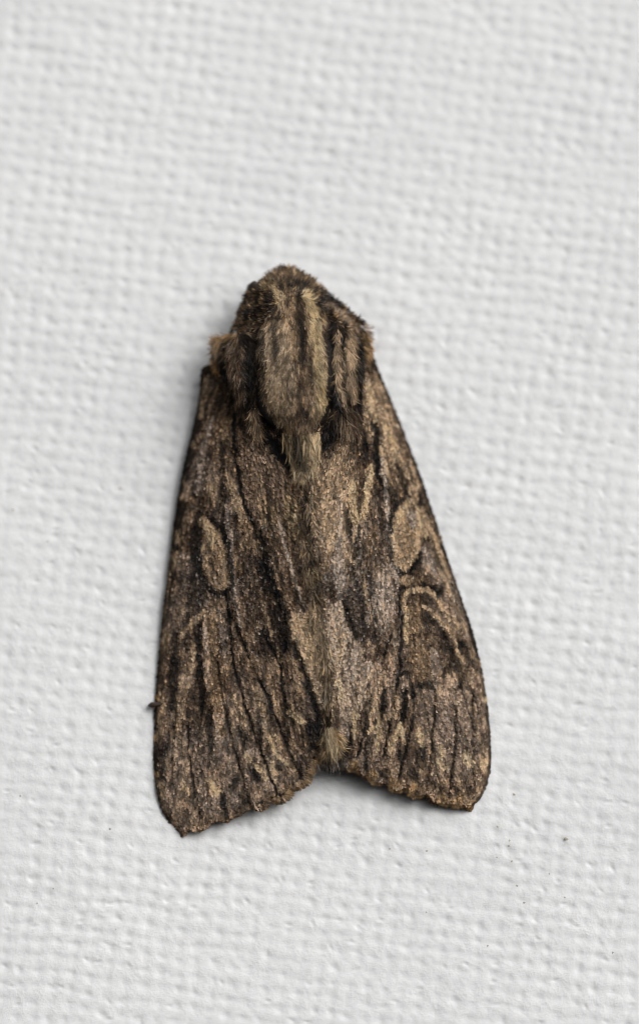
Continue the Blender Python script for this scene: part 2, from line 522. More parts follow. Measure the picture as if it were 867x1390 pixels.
def wing_color(x, y, side):
    p = Paint(x, y, 100 if side < 0 else 200)
    b = (330, 440) if side < 0 else (482, 440)
    th = np.arctan2(x - b[0], y - b[1])
    r = np.hypot(x - b[0], y - b[1])
    p.fill(BRN)
    p.mix((116, 98, 83), sstep(330, 470, r) * 0.7)
    n1 = fbm(th * 26, r / 55, 61 + side, 3)                      # streaks along the wing
    n2 = fbm(x / 13, y / 16, 71 + side, 3)
    n3 = fbm(x / 34, y / 40, 81 + side, 2)
    n4 = fbm(th * 70, r / 60, 63 + side, 2)
    far = sstep(330, 480, r)
    p.mix(DRK, sstep(0.50, 0.30, n1) * 0.55)
    p.mix(MID, sstep(0.50, 0.70, n1) * 0.55)
    p.mix(DRK, sstep(0.46, 0.30, n2) * 0.5)
    p.mix(TAN, sstep(0.58, 0.76, n2) * 0.4)
    p.mix(GRY, sstep(0.52, 0.70, n3) * 0.35)
    p.mix(BLK, sstep(0.44, 0.30, n4) * 0.45 * far)
    p.mix(TAN, sstep(0.58, 0.72, n4) * 0.4 * far)
    if side < 0:
        A = p
        HOL_SHADE = [(346, 572), (358, 582), (376, 592), (394, 620), (398, 648), (384, 632), (362, 606), (350, 600)]
        A.poly([(318, 570), (345, 600), (378, 625), (400, 660), (412, 740), (400, 800), (375, 760), (350, 715), (330, 690)], MID, 0.55, 10)
        A.poly([(330, 740), (352, 760), (380, 830), (390, 890), (360, 880), (335, 830)], DRK, 0.55, 10)
        # outer field greyer
        A.poly([(222, 1000), (300, 985), (350, 1010), (385, 1075), (300, 1105), (245, 1130), (216, 1080)], GRY, 0.35, 14)
        A.stroke([(266, 570), (247, 650), (232, 760), (220, 850)], 9, DRK, 0.75)
        A.stroke([(288, 565), (276, 610), (271, 640), (267, 668)], 4.5, GRY, 0.8)
        A.ell(308, 583, 9, 20, 5, OCH, 0.8)
        A.ell(289, 663, 9, 14, 0, TAN, 0.75)
        A.ell(253, 668, 7, 15, 8, PNK, 0.6)
        A.ell(262, 692, 7, 16, 8, MID, 0.6)
        A.stroke([(308, 645), (316, 665), (325, 690), (328, 705)], 7, TAN, 0.85)
        A.stroke([(300, 560), (292, 600), (298, 640)], 6, MID, 0.6)
        A.stroke([(318, 560), (319, 600), (320, 628), (326, 652), (331, 684), (345, 712)], 2.79, BLK, 0.88, False)
        A.stroke([(300, 600), (303, 640), (304, 700), (312, 730)], 4, DRK, 0.7)
        A.stroke([(308, 690), (313, 740), (316, 790), (326, 850)], 4.5, GRY, 0.75)
        A.ell(331, 716, 9, 9, 0, OCH, 0.7)
        A.ell(337, 736, 9, 14, 0, TAN, 0.5)
        A.ell(326, 752, 10, 10, 0, MID, 0.6)
        A.ell(345, 655, 14, 40, -12, MID, 0.35)
        A.stroke([(352, 640), (356, 690), (352, 722)], 5, TAN, 0.4)
        A.ell(366, 700, 14, 20, -10, OLV, 0.4)
        A.stroke([(353, 720), (357, 735), (359, 770), (366, 790), (375, 808)], 9.6, BLK, 0.78)
        A.stroke([(361, 640), (366, 700), (370, 740), (384, 790)], 4, DRK, 0.6)
        A.stroke([(376, 806), (384, 828), (388, 850), (388, 868), (383, 890)], 8.4, BLK, 0.78)
        A.stroke([(378, 700), (384, 728), (393, 765), (401, 790), (412, 822)], 2.6, SIL, 0.36)
        A.stroke([(345, 770), (352, 800), (362, 835), (372, 870)], 3, TAN, 0.4)
        A.stroke([(386, 690), (396, 740), (408, 790)], 7, DRK, 0.55)
        A.ell(396, 700, 12, 34, -8, OLV, 0.5)
        # round spot
        A.poly(L_SPOT, (112, 95, 77), 0.9, 3)
        A.stroke(L_SPOT[:6], 5.0, TAN, 1.0, False)
        A.stroke(L_SPOT[5:8], 3, OCH, 0.7, False)
        A.stroke([(278, 708), (286, 722), (290, 740)], 5.5, PAL, 0.6)
        A.stroke([(277, 740), (280, 765), (288, 784)], 4, TAN, 0.75)
        A.ell(296, 765, 5, 20, -8, OCH, 0.55)
        A.stroke([(268, 715), (267, 740), (267, 765), (276, 788), (268, 830)], 7, BLK, 0.7)
        A.stroke([(288, 703), (302, 718), (312, 750), (314, 795)], 4.5, BLK, 0.75, False)
        A.stroke([(282, 797), (298, 808), (312, 800)], 6.0, BLK, 0.8)
        A.ell(296, 818, 12, 9, 0, OCH, 0.6)
        A.stroke([(262, 780), (261, 830), (250, 880)], 7.2, BLK, 0.55)
        # kidney spot
        A.stroke([(248, 866), (254, 850), (265, 842), (278, 831), (292, 834), (306, 848)], 4.5, TAN, 0.9)
        A.poly([(266, 846), (284, 836), (302, 850), (306, 900), (300, 950), (290, 990), (280, 960), (272, 900)], BRN, 0.7, 5)
        A.stroke([(288, 836), (290, 870), (292, 920), (297, 960), (302, 995)], 8, OCH, 0.9)
        A.stroke([(278, 838), (279, 870), (280, 905), (283, 935)], 4, PNK, 0.95)
        A.stroke([(278, 846), (279, 866), (280, 885)], 2.4, SIL, 0.36)
        A.ell(297, 978, 7, 12, 0, PNK, 0.75)
        A.stroke([(296, 842), (304, 858), (305, 890)], 4, GRY, 0.7)
        A.stroke([(270, 850), (271, 900), (274, 940), (277, 980)], 4.5, DRK, 0.85)
        A.stroke([(262, 870), (264, 890), (262, 910)], 4, TAN, 0.6)
        A.stroke([(238, 860), (236, 920), (234, 960)], 7.2, BLK, 0.6)
        A.ell(226, 868, 6, 12, 8, TAN, 0.7)
        A.ell(221, 905, 5, 14, 4, MID, 0.7)
        A.stroke([(235, 720), (229, 780), (222, 850)], 3, TAN, 0.6)
        # dark veins
        A.stroke([(306, 800), (312, 845), (317, 903), (328, 943), (337, 969), (345, 996), (355, 1022), (366, 1054), (376, 1078)], 2.23, BLK, 0.88, False)
        A.stroke([(322, 850), (336, 890), (350, 920), (366, 952), (380, 990), (394, 1022), (408, 1053)], 2.11, BLK, 0.84, False)
        A.stroke([(354, 855), (372, 886), (382, 907), (384, 935), (388, 958), (396, 975), (404, 1000)], 2.6, BLK, 0.84, False)
        A.stroke([(296, 900), (304, 960), (316, 1010), (328, 1050), (340, 1095)], 1.86, DRK, 0.79, False)
        A.stroke([(254, 960), (256, 1020), (264, 1070), (272, 1110)], 1.74, DRK, 0.74, False)
        A.stroke([(240, 950), (236, 1010), (232, 1070)], 1.86, DRK, 0.65, False)
        A.stroke([(283, 960), (284, 1010), (288, 1020)], 4.2, BLK, 0.7)
        A.stroke([(300, 1070), (304, 1095), (309, 1105)], 4.2, BLK, 0.85)
        A.ell(331, 1000, 6, 16, -10, BLK, 0.85)
        A.ell(318, 1063, 7, 14, 15, BLK, 0.7)
        A.ell(347, 1052, 8, 9, 0, BLK, 0.85)
        A.ell(332, 1080, 7, 16, -10, DRK, 0.7)
        A.stroke([(360, 955), (361, 978)], 3.6, BLK, 0.8)
        A.stroke([(372, 940), (376, 960), (390, 985)], 4, TAN, 0.45)
        # light intervenal fields
        A.ell(325, 965, 7, 26, -14, TAN, 0.6)
        A.ell(352, 950, 7, 28, -18, TAN, 0.5)
        A.ell(344, 905, 6, 18, -16, OCH, 0.5)
        A.ell(368, 915, 8, 20, -16, MID, 0.7)
        A.ell(290, 1060, 14, 26, 4, MID, 0.65)
        A.ell(252, 1085, 10, 26, -10, MID, 0.6)
        A.ell(345, 1075, 10, 16, -20, MID, 0.5)
        # ragged yellowish line before the margin
        for q_ in ([(336, 1022), (338, 1036)], [(346, 1036), (354, 1044), (362, 1056)], [(367, 1002), (372, 1018), (380, 1030), (392, 1038)],
                   [(392, 966), (402, 974), (414, 977)], [(369, 1035), (372, 1050)], [(283, 1058), (292, 1076), (300, 1072)], [(248, 1060), (256, 1076)]):
            A.stroke(q_, 4.2, PAL, 0.7)
        # pale patch at the inner edge and its dark border
        A.poly([(393, 842), (401, 826), (412, 832), (430, 822), (447, 860), (449, 930), (444, 972), (434, 962), (420, 925), (409, 893), (397, 876)], (172, 150, 124), 0.95, 1.5)
        A.ell(425, 880, 12, 34, -14, PAL, 0.45)
        A.ell(436, 940, 8, 22, -12, GRY, 0.5)
        A.stroke([(398, 872), (406, 895), (415, 917), (424, 945), (432, 970), (436, 1000)], 4.96, BLK, 0.84, False)
        A.ell(426, 1000, 12, 26, 0, BLK, 0.8)
        A.ell(398, 910, 5, 22, -20, MID, 0.6)
        A.ell(404, 945, 6, 20, -18, BRN, 0.6)
        A.ell(408, 1005, 7, 22, -16, MID, 0.5)
        A.stroke([(436, 1018), (420, 1035), (416, 1050), (400, 1062), (386, 1076), (364, 1084), (344, 1095)], 1.36, BLK, 0.74, False)
        A.poly(HOL_SHADE, BLK, 0.95, 4)  # hollow by the thorax tip: its shade painted in with some dark pigment
        co = L_COSTA
    else:
        A = p
        A.poly([(430, 630), (470, 600), (482, 650), (500, 700), (480, 760), (445, 760), (430, 720)], TAN, 0.55, 12)
        A.poly([(486, 520), (512, 512), (530, 560), (560, 640), (545, 660), (520, 620), (496, 590)], TAN, 0.5, 10)
        A.poly([(465, 720), (535, 690), (540, 800), (540, 870), (495, 860), (470, 800)], GRY, 0.22, 14)
        A.poly([(470, 760), (500, 780), (512, 850), (492, 880), (470, 820)], DRK, 0.5, 10)
        A.stroke([(478, 770), (488, 810), (494, 850)], 4, BLK, 0.6)
        A.stroke([(500, 770), (508, 815), (512, 850)], 3.5, BLK, 0.55)
        A.stroke([(492, 775), (499, 815), (503, 845)], 3, TAN, 0.5)
        A.poly([(515, 950), (640, 930), (660, 1000), (655, 1070), (560, 1060), (490, 1030)], MID, 0.5, 14)
        A.poly([(560, 930), (640, 920), (655, 1000), (645, 1060), (590, 1050)], GRY, 0.4, 14)
        A.stroke([(484, 510), (487, 550), (492, 585), (497, 610)], 3.1, BLK, 0.88, False)
        A.stroke([(505, 560), (511, 590), (513, 620), (512, 645), (520, 660)], 6.0, BLK, 0.85)
        A.stroke([(500, 520), (502, 545), (508, 570)], 4, PAL, 0.6)
        A.stroke([(494, 560), (500, 585)], 5, OCH, 0.8)
        A.stroke([(519, 575), (528, 592), (536, 612)], 3.2, PAL, 0.8)
        A.stroke([(516, 605), (520, 632), (526, 650), (534, 668)], 3.5, TAN, 0.85)
        A.stroke([(524, 650), (532, 672), (540, 690)], 6.0, BLK, 0.75)
        A.stroke([(545, 640), (556, 662), (566, 680)], 7, TAN, 0.7)
        A.stroke([(538, 630), (548, 655), (553, 672)], 5.4, BLK, 0.75)
        A.stroke([(530, 560), (548, 605), (566, 655), (580, 690)], 6, BRN, 0.7)
        # silvery veins
        A.stroke([(517, 620), (523, 665), (527, 712), (530, 743), (536, 775), (541, 800)], 3, SIL, 0.36, False)
        A.stroke([(509, 650), (517, 700), (520, 740)], 4, DRK, 0.7)
        A.stroke([(461, 670), (462, 700), (460, 740), (458, 790)], 3.2, SIL, 0.36)
        A.stroke([(486, 715), (487, 745), (485, 780)], 2.6, SIL, 0.36)
        # pale U
        A.stroke([(476, 655), (479, 690), (486, 707), (494, 694), (499, 660), (502, 635)], 4.5, PAL, 0.8, False)
        A.ell(488, 672, 6, 24, 0, BRN, 0.6)
        A.stroke([(487, 716), (483, 745), (486, 770)], 5.4, BLK, 0.7)
        A.stroke([(470, 690), (474, 720), (478, 740)], 4.8, BLK, 0.7)
        A.stroke([(504, 690), (506, 720), (500, 760)], 7, BRN, 0.5)
        A.ell(505, 735, 9, 24, 10, OCH, 0.55)
        A.ell(448, 715, 9, 34, -4, TAN, 0.5)
        A.ell(441, 760, 7, 20, -4, OCH, 0.5)
        # round spot
        A.stroke([(551, 673), (538, 686), (531, 705), (529, 740), (535, 768)], 4.5, BLK, 0.7, False)
        A.stroke([(571, 740), (566, 760), (552, 778), (538, 775)], 6.6, BLK, 0.78)
        A.poly(R_SPOT, (138, 118, 95), 0.9, 3)
        A.stroke(R_SPOT + R_SPOT[:1], 4.6, TAN, 0.85, False)
        A.stroke([(553, 682), (545, 692), (540, 712)], 4, PAL, 0.7)
        A.ell(559, 703, 7, 16, -4, GRY, 0.85)
        A.ell(550, 735, 8, 18, 6, OCH, 0.5)
        A.stroke([(565, 688), (571, 710), (577, 730)], 4, PAL, 0.7)
        A.stroke([(572, 690), (586, 730), (600, 775), (612, 810)], 5, TAN, 0.6)
        A.stroke([(574, 742), (582, 760), (590, 778)], 6, GRY, 0.8)
        A.stroke([(588, 735), (595, 750), (600, 770)], 5.4, BLK, 0.6)
        A.ell(592, 735, 5, 8, 0, ORG, 0.5)
        # kidney spot
        A.ell(556, 788, 15, 8, 0, OCH, 0.6)
        A.stroke([(572, 790), (585, 798), (597, 805)], 6.6, BLK, 0.85)
        A.poly([(546, 806), (562, 802), (580, 803), (592, 820), (588, 880), (578, 925), (560, 935), (549, 890), (546, 850)], BRN, 0.6, 6)
        A.stroke([(547, 830), (546, 812), (553, 803), (566, 801), (580, 800), (592, 812), (602, 826)], 4, TAN, 0.9)
        A.stroke([(562, 825), (565, 860), (567, 890), (570, 920)], 11, OCH, 0.85)
        A.stroke([(553, 825), (552, 850), (551, 870)], 4, PAL, 0.6)
        A.stroke([(575, 823), (590, 833), (604, 847), (614, 862), (620, 882)], 4, TAN, 0.7)
        A.stroke([(620, 880), (627, 895), (632, 912), (628, 930)], 4.5, TAN, 0.6)
        A.stroke([(606, 830), (616, 842), (624, 860)], 5, TAN, 0.75)
        A.ell(582, 840, 8, 8, 0, BLK, 0.6)
        A.stroke([(598, 855), (606, 880), (612, 905)], 6, DRK, 0.7)
        A.stroke([(588, 880), (590, 910), (588, 935)], 6, GRY, 0.6)
        A.ell(608, 922, 8, 12, 10, PNK, 0.65)
        A.ell(551, 925, 8, 10, 0, PNK, 0.6)
        A.stroke([(560, 862), (580, 858), (594, 862)], 3.5, DRK, 0.6)
        A.stroke([(566, 935), (578, 926), (590, 934)], 4.8, BLK, 0.8)
        A.stroke([(600, 916), (606, 906), (614, 918)], 4.2, BLK, 0.7)
        A.stroke([(545, 915), (551, 910), (557, 924), (562, 945)], 4.2, BLK, 0.8)
        A.stroke([(618, 938), (628, 925), (634, 905)], 4, DRK, 0.7)
        A.stroke([(634, 836), (642, 862), (648, 885)], 6.0, BLK, 0.7)
        A.ell(627, 873, 4, 5, 0, BLK, 0.8)
        # speckled silver field
        A.ell(521, 810, 14, 40, 4, SIL, 0.3)
        A.ell(460, 770, 9, 40, -4, SIL, 0.28)
        # dark veins
        A.stroke([(541, 800), (544, 842), (543, 904), (537, 935), (531, 979), (520, 1025)], 1.98, BLK, 0.86, False)
        A.stroke([(530, 860), (525, 878), (515, 908), (504, 945), (492, 1000), (484, 1030)], 1.98, BLK, 0.84, False)
        A.stroke([(522, 936), (517, 966), (510, 990)], 5.04, BLK, 0.92)
        A.stroke([(550, 938), (545, 978), (540, 1000)], 6.0, BLK, 0.92)
        A.stroke([(561, 940), (560, 975), (556, 992), (548, 1027), (540, 1058)], 1.98, BLK, 0.79, False)
        A.stroke([(590, 940), (588, 975), (584, 1030), (578, 1070)], 1.86, DRK, 0.74, False)
        A.stroke([(619, 960), (618, 1003), (614, 1040), (608, 1080)], 1.98, DRK, 0.79, False)
        A.stroke([(640, 940), (642, 1000), (640, 1050)], 1.86, DRK, 0.65, False)
        A.stroke([(500, 980), (500, 1010), (496, 1040)], 4.32, BLK, 0.8)
        A.stroke([(478, 950), (476, 985), (472, 1020)], 4.8, BLK, 0.7)
        A.ell(570, 1025, 9, 18, 5, DRK, 0.85)
        A.ell(545, 1022, 8, 13, 10, DRK, 0.8)
        A.ell(560, 1050, 9, 10, 0, DRK, 0.6)
        A.ell(633, 1012, 4, 10, 0, BLK, 0.7)
        A.ell(588, 1062, 6, 12, 0, DRK, 0.7)
        A.ell(524, 1050, 8, 8, 0, DRK, 0.7)
        # pink-grey bright patch
        A.poly([(440, 850), (452, 816), (464, 818), (470, 842), (482, 866), (492, 880), (494, 900), (504, 888), (506, 912), (494, 950), (480, 985), (462, 975), (452, 930)], (164, 147, 129), 0.85, 2)
        for q_ in ([(458, 850), (462, 890), (466, 930)], [(470, 860), (475, 900), (478, 940)], [(484, 880), (487, 910), (482, 950)], [(450, 880), (455, 930), (458, 965)]):
            A.stroke(q_, 2.6, BRN, 0.65)
        A.ell(462, 880, 7, 30, 6, PAL, 0.25)
        A.ell(478, 905, 9, 30, 10, SIL, 0.25)
        A.stroke([(466, 818), (474, 840), (482, 866)], 6.0, BLK, 0.75)
        A.stroke([(458, 920), (461, 935), (464, 955)], 4, CRM, 0.8)
        A.ell(510, 920, 7, 26, 14, PNK, 0.6)
        A.ell(529, 915, 6, 28, 8, PNK, 0.55)
        A.ell(506, 960, 6, 20, 14, TAN, 0.6)
        A.ell(536, 960, 5, 22, 10, TAN, 0.6)
        A.ell(468, 990, 8, 22, 0, GRY, 0.6)
        for q_, w_ in (([(515, 968), (513, 985), (511, 1005), (512, 1020)], 3.6), ([(543, 982), (547, 1000)], 4.5), ([(543, 984), (536, 1003), (527, 1018)], 3.4),
                       ([(568, 990), (570, 1004), (573, 1014)], 4), ([(592, 1030), (598, 1038), (606, 1044)], 4.5), ([(598, 1012), (600, 1028)], 4),
                       ([(630, 1022), (634, 1033), (642, 1038)], 4.5), ([(486, 955), (482, 970), (480, 1000)], 3.4), ([(500, 995), (508, 985)], 3), ([(652, 1026), (656, 1040)], 4)):
            A.stroke(q_, w_, CRM if w_ > 4 else PAL, 0.75)
        for q_ in ((478, 1036), (506, 1050), (535, 1060), (560, 1068), (600, 1082), (640, 1090), (622, 1083)):
            A.ell(q_[0], q_[1], 7, 7, 0, ORG, 0.6)
        A.poly([(441, 574), (462, 572), (458, 598), (440, 612), (436, 632), (434, 600)], BLK, 0.9, 4)  # right hollow: black is partly pigment, partly painted shade of the thorax
        co = R_COSTA
    # fine veins fanning out to the margin, each with a paler flank
    g_ = np.random.default_rng(40 + side)
    lo, hi = (-0.215, 0.17) if side < 0 else (-0.04, 0.31)
    wob = 0.010 * (fbm(x / 60, y / 60, 777 + side) - 0.5) * 2
    for t0 in np.arange(lo, hi, 0.036):
        t0 = t0 + g_.normal(0, 0.004)
        dd = (th + wob - t0) * r
        st_ = sstep(*(lambda a_: (a_, a_ + 60))(g_.uniform(430, 560)), r)
        br = sstep(0.25, 0.5, fbm(r / 30, r * 0 + t0 * 900, 778, 2))
        p.mix(PAL, sstep(4.5, 2.5, np.abs(dd - 4.5)) * st_ * 0.06)
        p.mix(BLK, sstep(2.3, 0.8, np.abs(dd)) * st_ * br * 0.5)
    # leading edge: a dark rim chequered with tan, bead by bead
    d, s_ = seg_dist(x, y, co)
    p.mix(DRK, sstep(5, 2, d) * 0.65)
    ch = vn(s_ * 46, d * 0, 5 + side)
    p.mix(TAN, sstep(13, 9, d) * sstep(3, 6, d) * sstep(0.5, 0.75, ch) * 0.6)
    for (ex, ey, er) in (((215, 947, 4), (209, 1001, 4), (213, 1050, 4)) if side < 0 else ((598, 725, 3), (652, 900, 4), (659, 950, 3))):
        p.mix(ORG if er > 3 else CRM, sstep(er + 1.5, er - 2, np.hypot(x - ex, y - ey)) * 0.95)
    lum = p.c.mean(-1, keepdims=True)
    return p.c * np.clip((lum / 0.105) ** 0.40, 0.35, 1.32) * np.array([0.97, 0.93, 0.89])

def cap(c, top=0.62):
    m = c.max(-1, keepdims=True)
    return np.maximum(c * np.minimum(1.0, top / np.maximum(m, 1e-6)), 0.003)

def jitter(c, n, dark, light, seed):
    """every scale is its own shade: some nearly black, some pale"""
    g = np.random.default_rng(seed)
    k = np.exp(g.normal(0, 0.20, n))[:, None]
    c = c * k
    r = g.random(n)
    c = np.where((r < dark)[:, None], c * 0.45, c)
    hi = (r > 1 - light)[:, None]
    c = np.where(hi, c * 2.0 + 0.02, c)
    warm = g.normal(0, 0.045, n)[:, None]
    return cap(c * (1 + warm * np.array([1.0, 0.1, -1.2])))

# ------------------------------------------------------------------ forewings
def clump(x, y, ang, la, lc, seed):
    if np.ptp(ang) > 0.01:                                       # polar about the wing root: along and across the veins
        v, u = ang * 420.0, np.hypot(x - (330 if x.mean() < 430 else 482), y - 440)
    else:
        u, v = y, x
    n = 0.6 * vn(u / la, v / lc, seed) + 0.4 * vn(u / la * 1.9 + 3.3, v / lc * 1.9, seed + 1)
    return np.clip(0.5 + (n - 0.5) * 1.7, 0, 1)

def coons(base, margin, inner, costa, nu, nv):
    """u: inner->costa, v: base->margin"""
    B, Mg = smooth_curve(base, nu), smooth_curve(margin, nu)
    I, C = smooth_curve(inner, nv), smooth_curve(costa, nv)
    u = np.linspace(0, 1, nu)[:, None, None]
    v = np.linspace(0, 1, nv)[None, :, None]
    P = (1 - v) * B[:, None] + v * Mg[:, None] + (1 - u) * I[None] + u * C[None]
    P = P - ((1 - u) * (1 - v) * B[0] + u * (1 - v) * B[-1] + (1 - u) * v * Mg[0] + u * v * Mg[-1])
    return P

def scallop(margin, side):
    m = smooth_curve(margin, 200)
    t = np.gradient(m, axis=0)
    t /= np.linalg.norm(t, axis=1, keepdims=True)
    nrm = np.stack([-t[:, 1], t[:, 0]], -1)
    if nrm[:, 1].mean() < 0:
        nrm = -nrm
    s_ = np.linspace(0, 1, 200)
    k = np.abs(np.sin(s_ * math.pi * 8.5 + 0.4)) ** 0.7 * 7.5 - 4.5
    return m + nrm * (k * np.sin(np.clip(s_, 0.02, 0.98) * math.pi) ** 0.4)[:, None]

SCALE_T = [(0, 1, 2, 5), (5, 2, 3, 4)]

def build_wing(side):
    inner, costa, margin = (L_INNER, L_COSTA, L_MARGIN) if side < 0 else (R_INNER, R_COSTA, R_MARGIN)
    nu, nv = 130, 130
    margin = scallop(margin, side)
    P = coons([inner[0], ((inner[0][0] + costa[0][0]) / 2, (inner[0][1] + costa[0][1]) / 2), costa[0]], margin, inner, costa, nu, nv)
    X, Y = P[..., 0], P[..., 1]
    Hh = Hwing(X, Y, side)
    top = at(X, Y, Hh - 1.0).reshape(-1, 3)
    bot = at(X, Y, Hh - 3.2).reshape(-1, 3)
    q, z = grid_faces(nu, nv)
    N = nu * nv
    rim = np.concatenate([np.arange(nv), nv * np.arange(1, nu) + nv - 1, (nu - 1) * nv + np.arange(nv - 2, -1, -1), nv * np.arange(nu - 2, 0, -1)])
    rn = np.roll(rim, -1)
    side_q = np.stack([rim, rn, rn + N, rim + N], -1)
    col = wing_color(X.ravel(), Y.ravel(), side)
    col = np.minimum(col, 0.09)
    loops = np.concatenate([q.ravel(), (q[:, ::-1] + N).ravel(), side_q.ravel()])
    wing = adopt(make_mesh('forewing', np.vstack([top, bot]), loops, np.full(2 * len(q) + len(side_q), 4), M_MEMB, None, np.vstack([col, col])))

    # scales, laid like shingles from base to margin
    ring = np.vstack([smooth_curve(costa, 120), smooth_curve(margin, 160)[::-1], smooth_curve(inner, 80)[::-1]])
    x0, y0 = ring.min(0)
    x1, y1 = ring.max(0)
    st = 1.8
    gx, gy = np.meshgrid(np.arange(x0, x1, st), np.arange(y0, y1, st))
    g = np.random.default_rng(31 + side)
    px = (gx + g.uniform(-1, 1, gx.shape) * st * 0.6).ravel()
    py = (gy + g.uniform(-1, 1, gx.shape) * st * 0.6).ravel()
    k = inside(px, py, ring)
    px, py = px[k], py[k]
    n = len(px)
    b = (330, 440) if side < 0 else (482, 440)
    dx, dy = px - b[0], py - b[1]
    l_ = np.hypot(dx, dy) + 1e-6
    # near the leading edge the scales follow the edge
    ang0 = np.arctan2(dx, dy)
    ang = ang0 + g.normal(0, 0.20, n) + 0.35 * (fbm(px / 20, py / 20, 91) - 0.5)
    cst = smooth_curve(costa, 160)
    tg = np.gradient(cst, axis=0)
    dc, sc_ = seg_dist(px, py, cst)
    ca = np.interp(sc_, np.linspace(0, 1, 160), np.unwrap(np.arctan2(tg[:, 0], tg[:, 1])))
    wc = sstep(16, 5, dc)
    ang = ang * (1 - wc) + (ca + g.normal(0, 0.05, n)) * wc
    near = sstep(230, 60, np.abs(py - 560)) * 0 + sstep(750, 560, py) * sstep(90, 30, np.abs(px - mid(py)))
    ln = g.uniform(3.7, 5.8, n) * (1 + 0.9 * near)
    wd = g.uniform(1.0, 1.55, n) * (1 - 0.35 * near)
    lift = (1 - 0.8 * wc) * 2.0 * clump(px, py, ang0, 9.5, 2.6, 950 + side) ** 1.5 + g.uniform(0.0, 1.6, n) + (g.random(n) < 0.06) * g.uniform(1, 3, n) + 1.6 * near * g.random(n)
    tx, ty = np.sin(ang), np.cos(ang)
    sx, sy = ty, -tx
    roll = g.normal(0, 0.35, n)
    V = np.zeros((n, 6, 3))
    for i, (t, w) in enumerate(((0, -0.45), (0, 0.45), (0.62, 1.0), (1.0, 0.55), (1.0, -0.55), (0.62, -1.0))):
        vx = px + tx * ln * t + sx * wd * w
        vy = py + ty * ln * t + sy * wd * w
        V[:, i, 0], V[:, i, 1] = vx, vy
        V[:, i, 2] = Hwing(px, py, side) + (Hwing(px + tx * ln, py + ty * ln, side) - Hwing(px, py, side)) * t - 0.4 + lift * t ** 1.3 + roll * wd * w
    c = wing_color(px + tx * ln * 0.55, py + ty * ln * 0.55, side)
    c = jitter(c, n, 0.10, 0.065 if side < 0 else 0.08, 77 + side)
    spot = inside(px, py, L_SPOT if side < 0 else R_SPOT)
    # tufts: neighbouring scales share a shade and stand up together
    cl = clump(px, py, ang0, 9.5, 2.6, 950 + side)
    cl2 = clump(px, py, ang0, 15.0, 6.0, 960 + side)
    c = cap(c * np.exp((np.interp(l_, [250, 480], [1.9, 1.45]) * (cl - 0.53) + 0.3 * (cl2 - 0.5)) * np.where(spot, 0.7, 1.0) + 0.08)[:, None])
    # glassy grey-white scales scattered in the silver fields
    if side > 0:
        sil = sstep(95, 30, np.hypot((px - 500) * 1.1, (py - 800) * 0.8)) + sstep(60, 20, np.hypot((px - 476) * 1.2, (py - 900) * 0.7)) + 0.6 * sstep(70, 20, np.hypot((px - 460) * 1.6, (py - 740) * 0.8))
        w_ = g.random(n) < 0.07 * np.clip(sil, 0, 1)
    else:
        sil = sstep(110, 30, np.hypot((px - 325) * 1.2, (py - 800) * 0.8))
        w_ = g.random(n) < 0.04 * np.clip(sil, 0, 1)
    c[w_] = 0.35 * c[w_] + 0.65 * lin(SIL) * g.uniform(0.5, 1.0, (w_.sum(), 1))
    o = strips('wing_scales', V[~spot], SCALE_T, M_SCALE, None, c[~spot], False)
    adopt(o, wing)['kind'] = 'stuff'
    o = strips('wing_spot', V[spot], SCALE_T, M_SCALE, None, c[spot], False)
    adopt(o, wing)['kind'] = 'stuff'

    # fringe along the outer margin
    mg = smooth_curve(margin, 620)
    t = np.gradient(mg, axis=0)
    t /= np.linalg.norm(t, axis=1, keepdims=True)
    out = np.stack([t[:, 1], -t[:, 0]], -1) * (1 if side < 0 else -1)
    if np.mean(out[:, 1]) < 0:
        out = -out
    s_ = np.linspace(0, 1, len(mg))
    VV, CC = [], []
    for layer in range(7):
        n = len(mg)
        ln = (np.interp(s_, [0, 0.1, 0.42, 0.55, 1], [12, 11, 9, 4.5, 3.5]) if side < 0 else np.interp(s_, [0, 0.15, 1], [9, 8, 6.5])) * g.uniform(0.7, 1.15, n) * (1.0 if layer > 1 else 0.7)
        a = np.arctan2(out[:, 0], out[:, 1]) + g.normal(0, 0.18, n)
        ox, oy = np.sin(a), np.cos(a)
        r0 = mg + g.normal(0, 0.8, (n, 2)) - out * g.uniform(0, 3, (n, 1))
        hz = Hwing(mg[:, 0], mg[:, 1], side)
        V = np.zeros((n, 6, 3))
        r0_ = np.column_stack([r0, hz])
        w0 = g.uniform(0.7, 1.2, n)
        dr = g.uniform(-1.5, 1.0, n) - layer * 0.5
        for i, (tt, w) in enumerate(((0, -0.6), (0, 0.6), (0.6, 0.9), (1.0, 0.35), (1.0, -0.35), (0.6, -0.9))):
            V[:, i, 0] = r0[:, 0] + ox * ln * tt + oy * w0 * w
            V[:, i, 1] = r0[:, 1] + oy * ln * tt - ox * w0 * w
            V[:, i, 2] = hz + dr + (0.4 - 1.6 * tt) * 1.0
        if side < 0:
            base = np.where((s_ < 0.42)[:, None], lin((138, 114, 88)), lin((98, 79, 60)))
            tuft = sstep(0.55, 0.8, vn(s_ * 38, s_ * 0, 3))
        else:
            base = np.repeat(lin((96, 74, 54))[None], n, 0)
            tuft = np.zeros(n)
            for qx, qy in ((478, 1044), (506, 1058), (536, 1068), (561, 1076), (600, 1090), (622, 1091), (641, 1097)):
                tuft = np.maximum(tuft, sstep(13, 4, np.hypot(mg[:, 0] - qx, mg[:, 1] - qy)))
        base = base * (1 - tuft[:, None] * 0.85) + lin((140, 113, 80)) * tuft[:, None] * 0.8
        V = r0_[:, None] + (V - r0_[:, None]) * (1 + (0.15 if side > 0 else 0.1) * tuft[:, None, None])
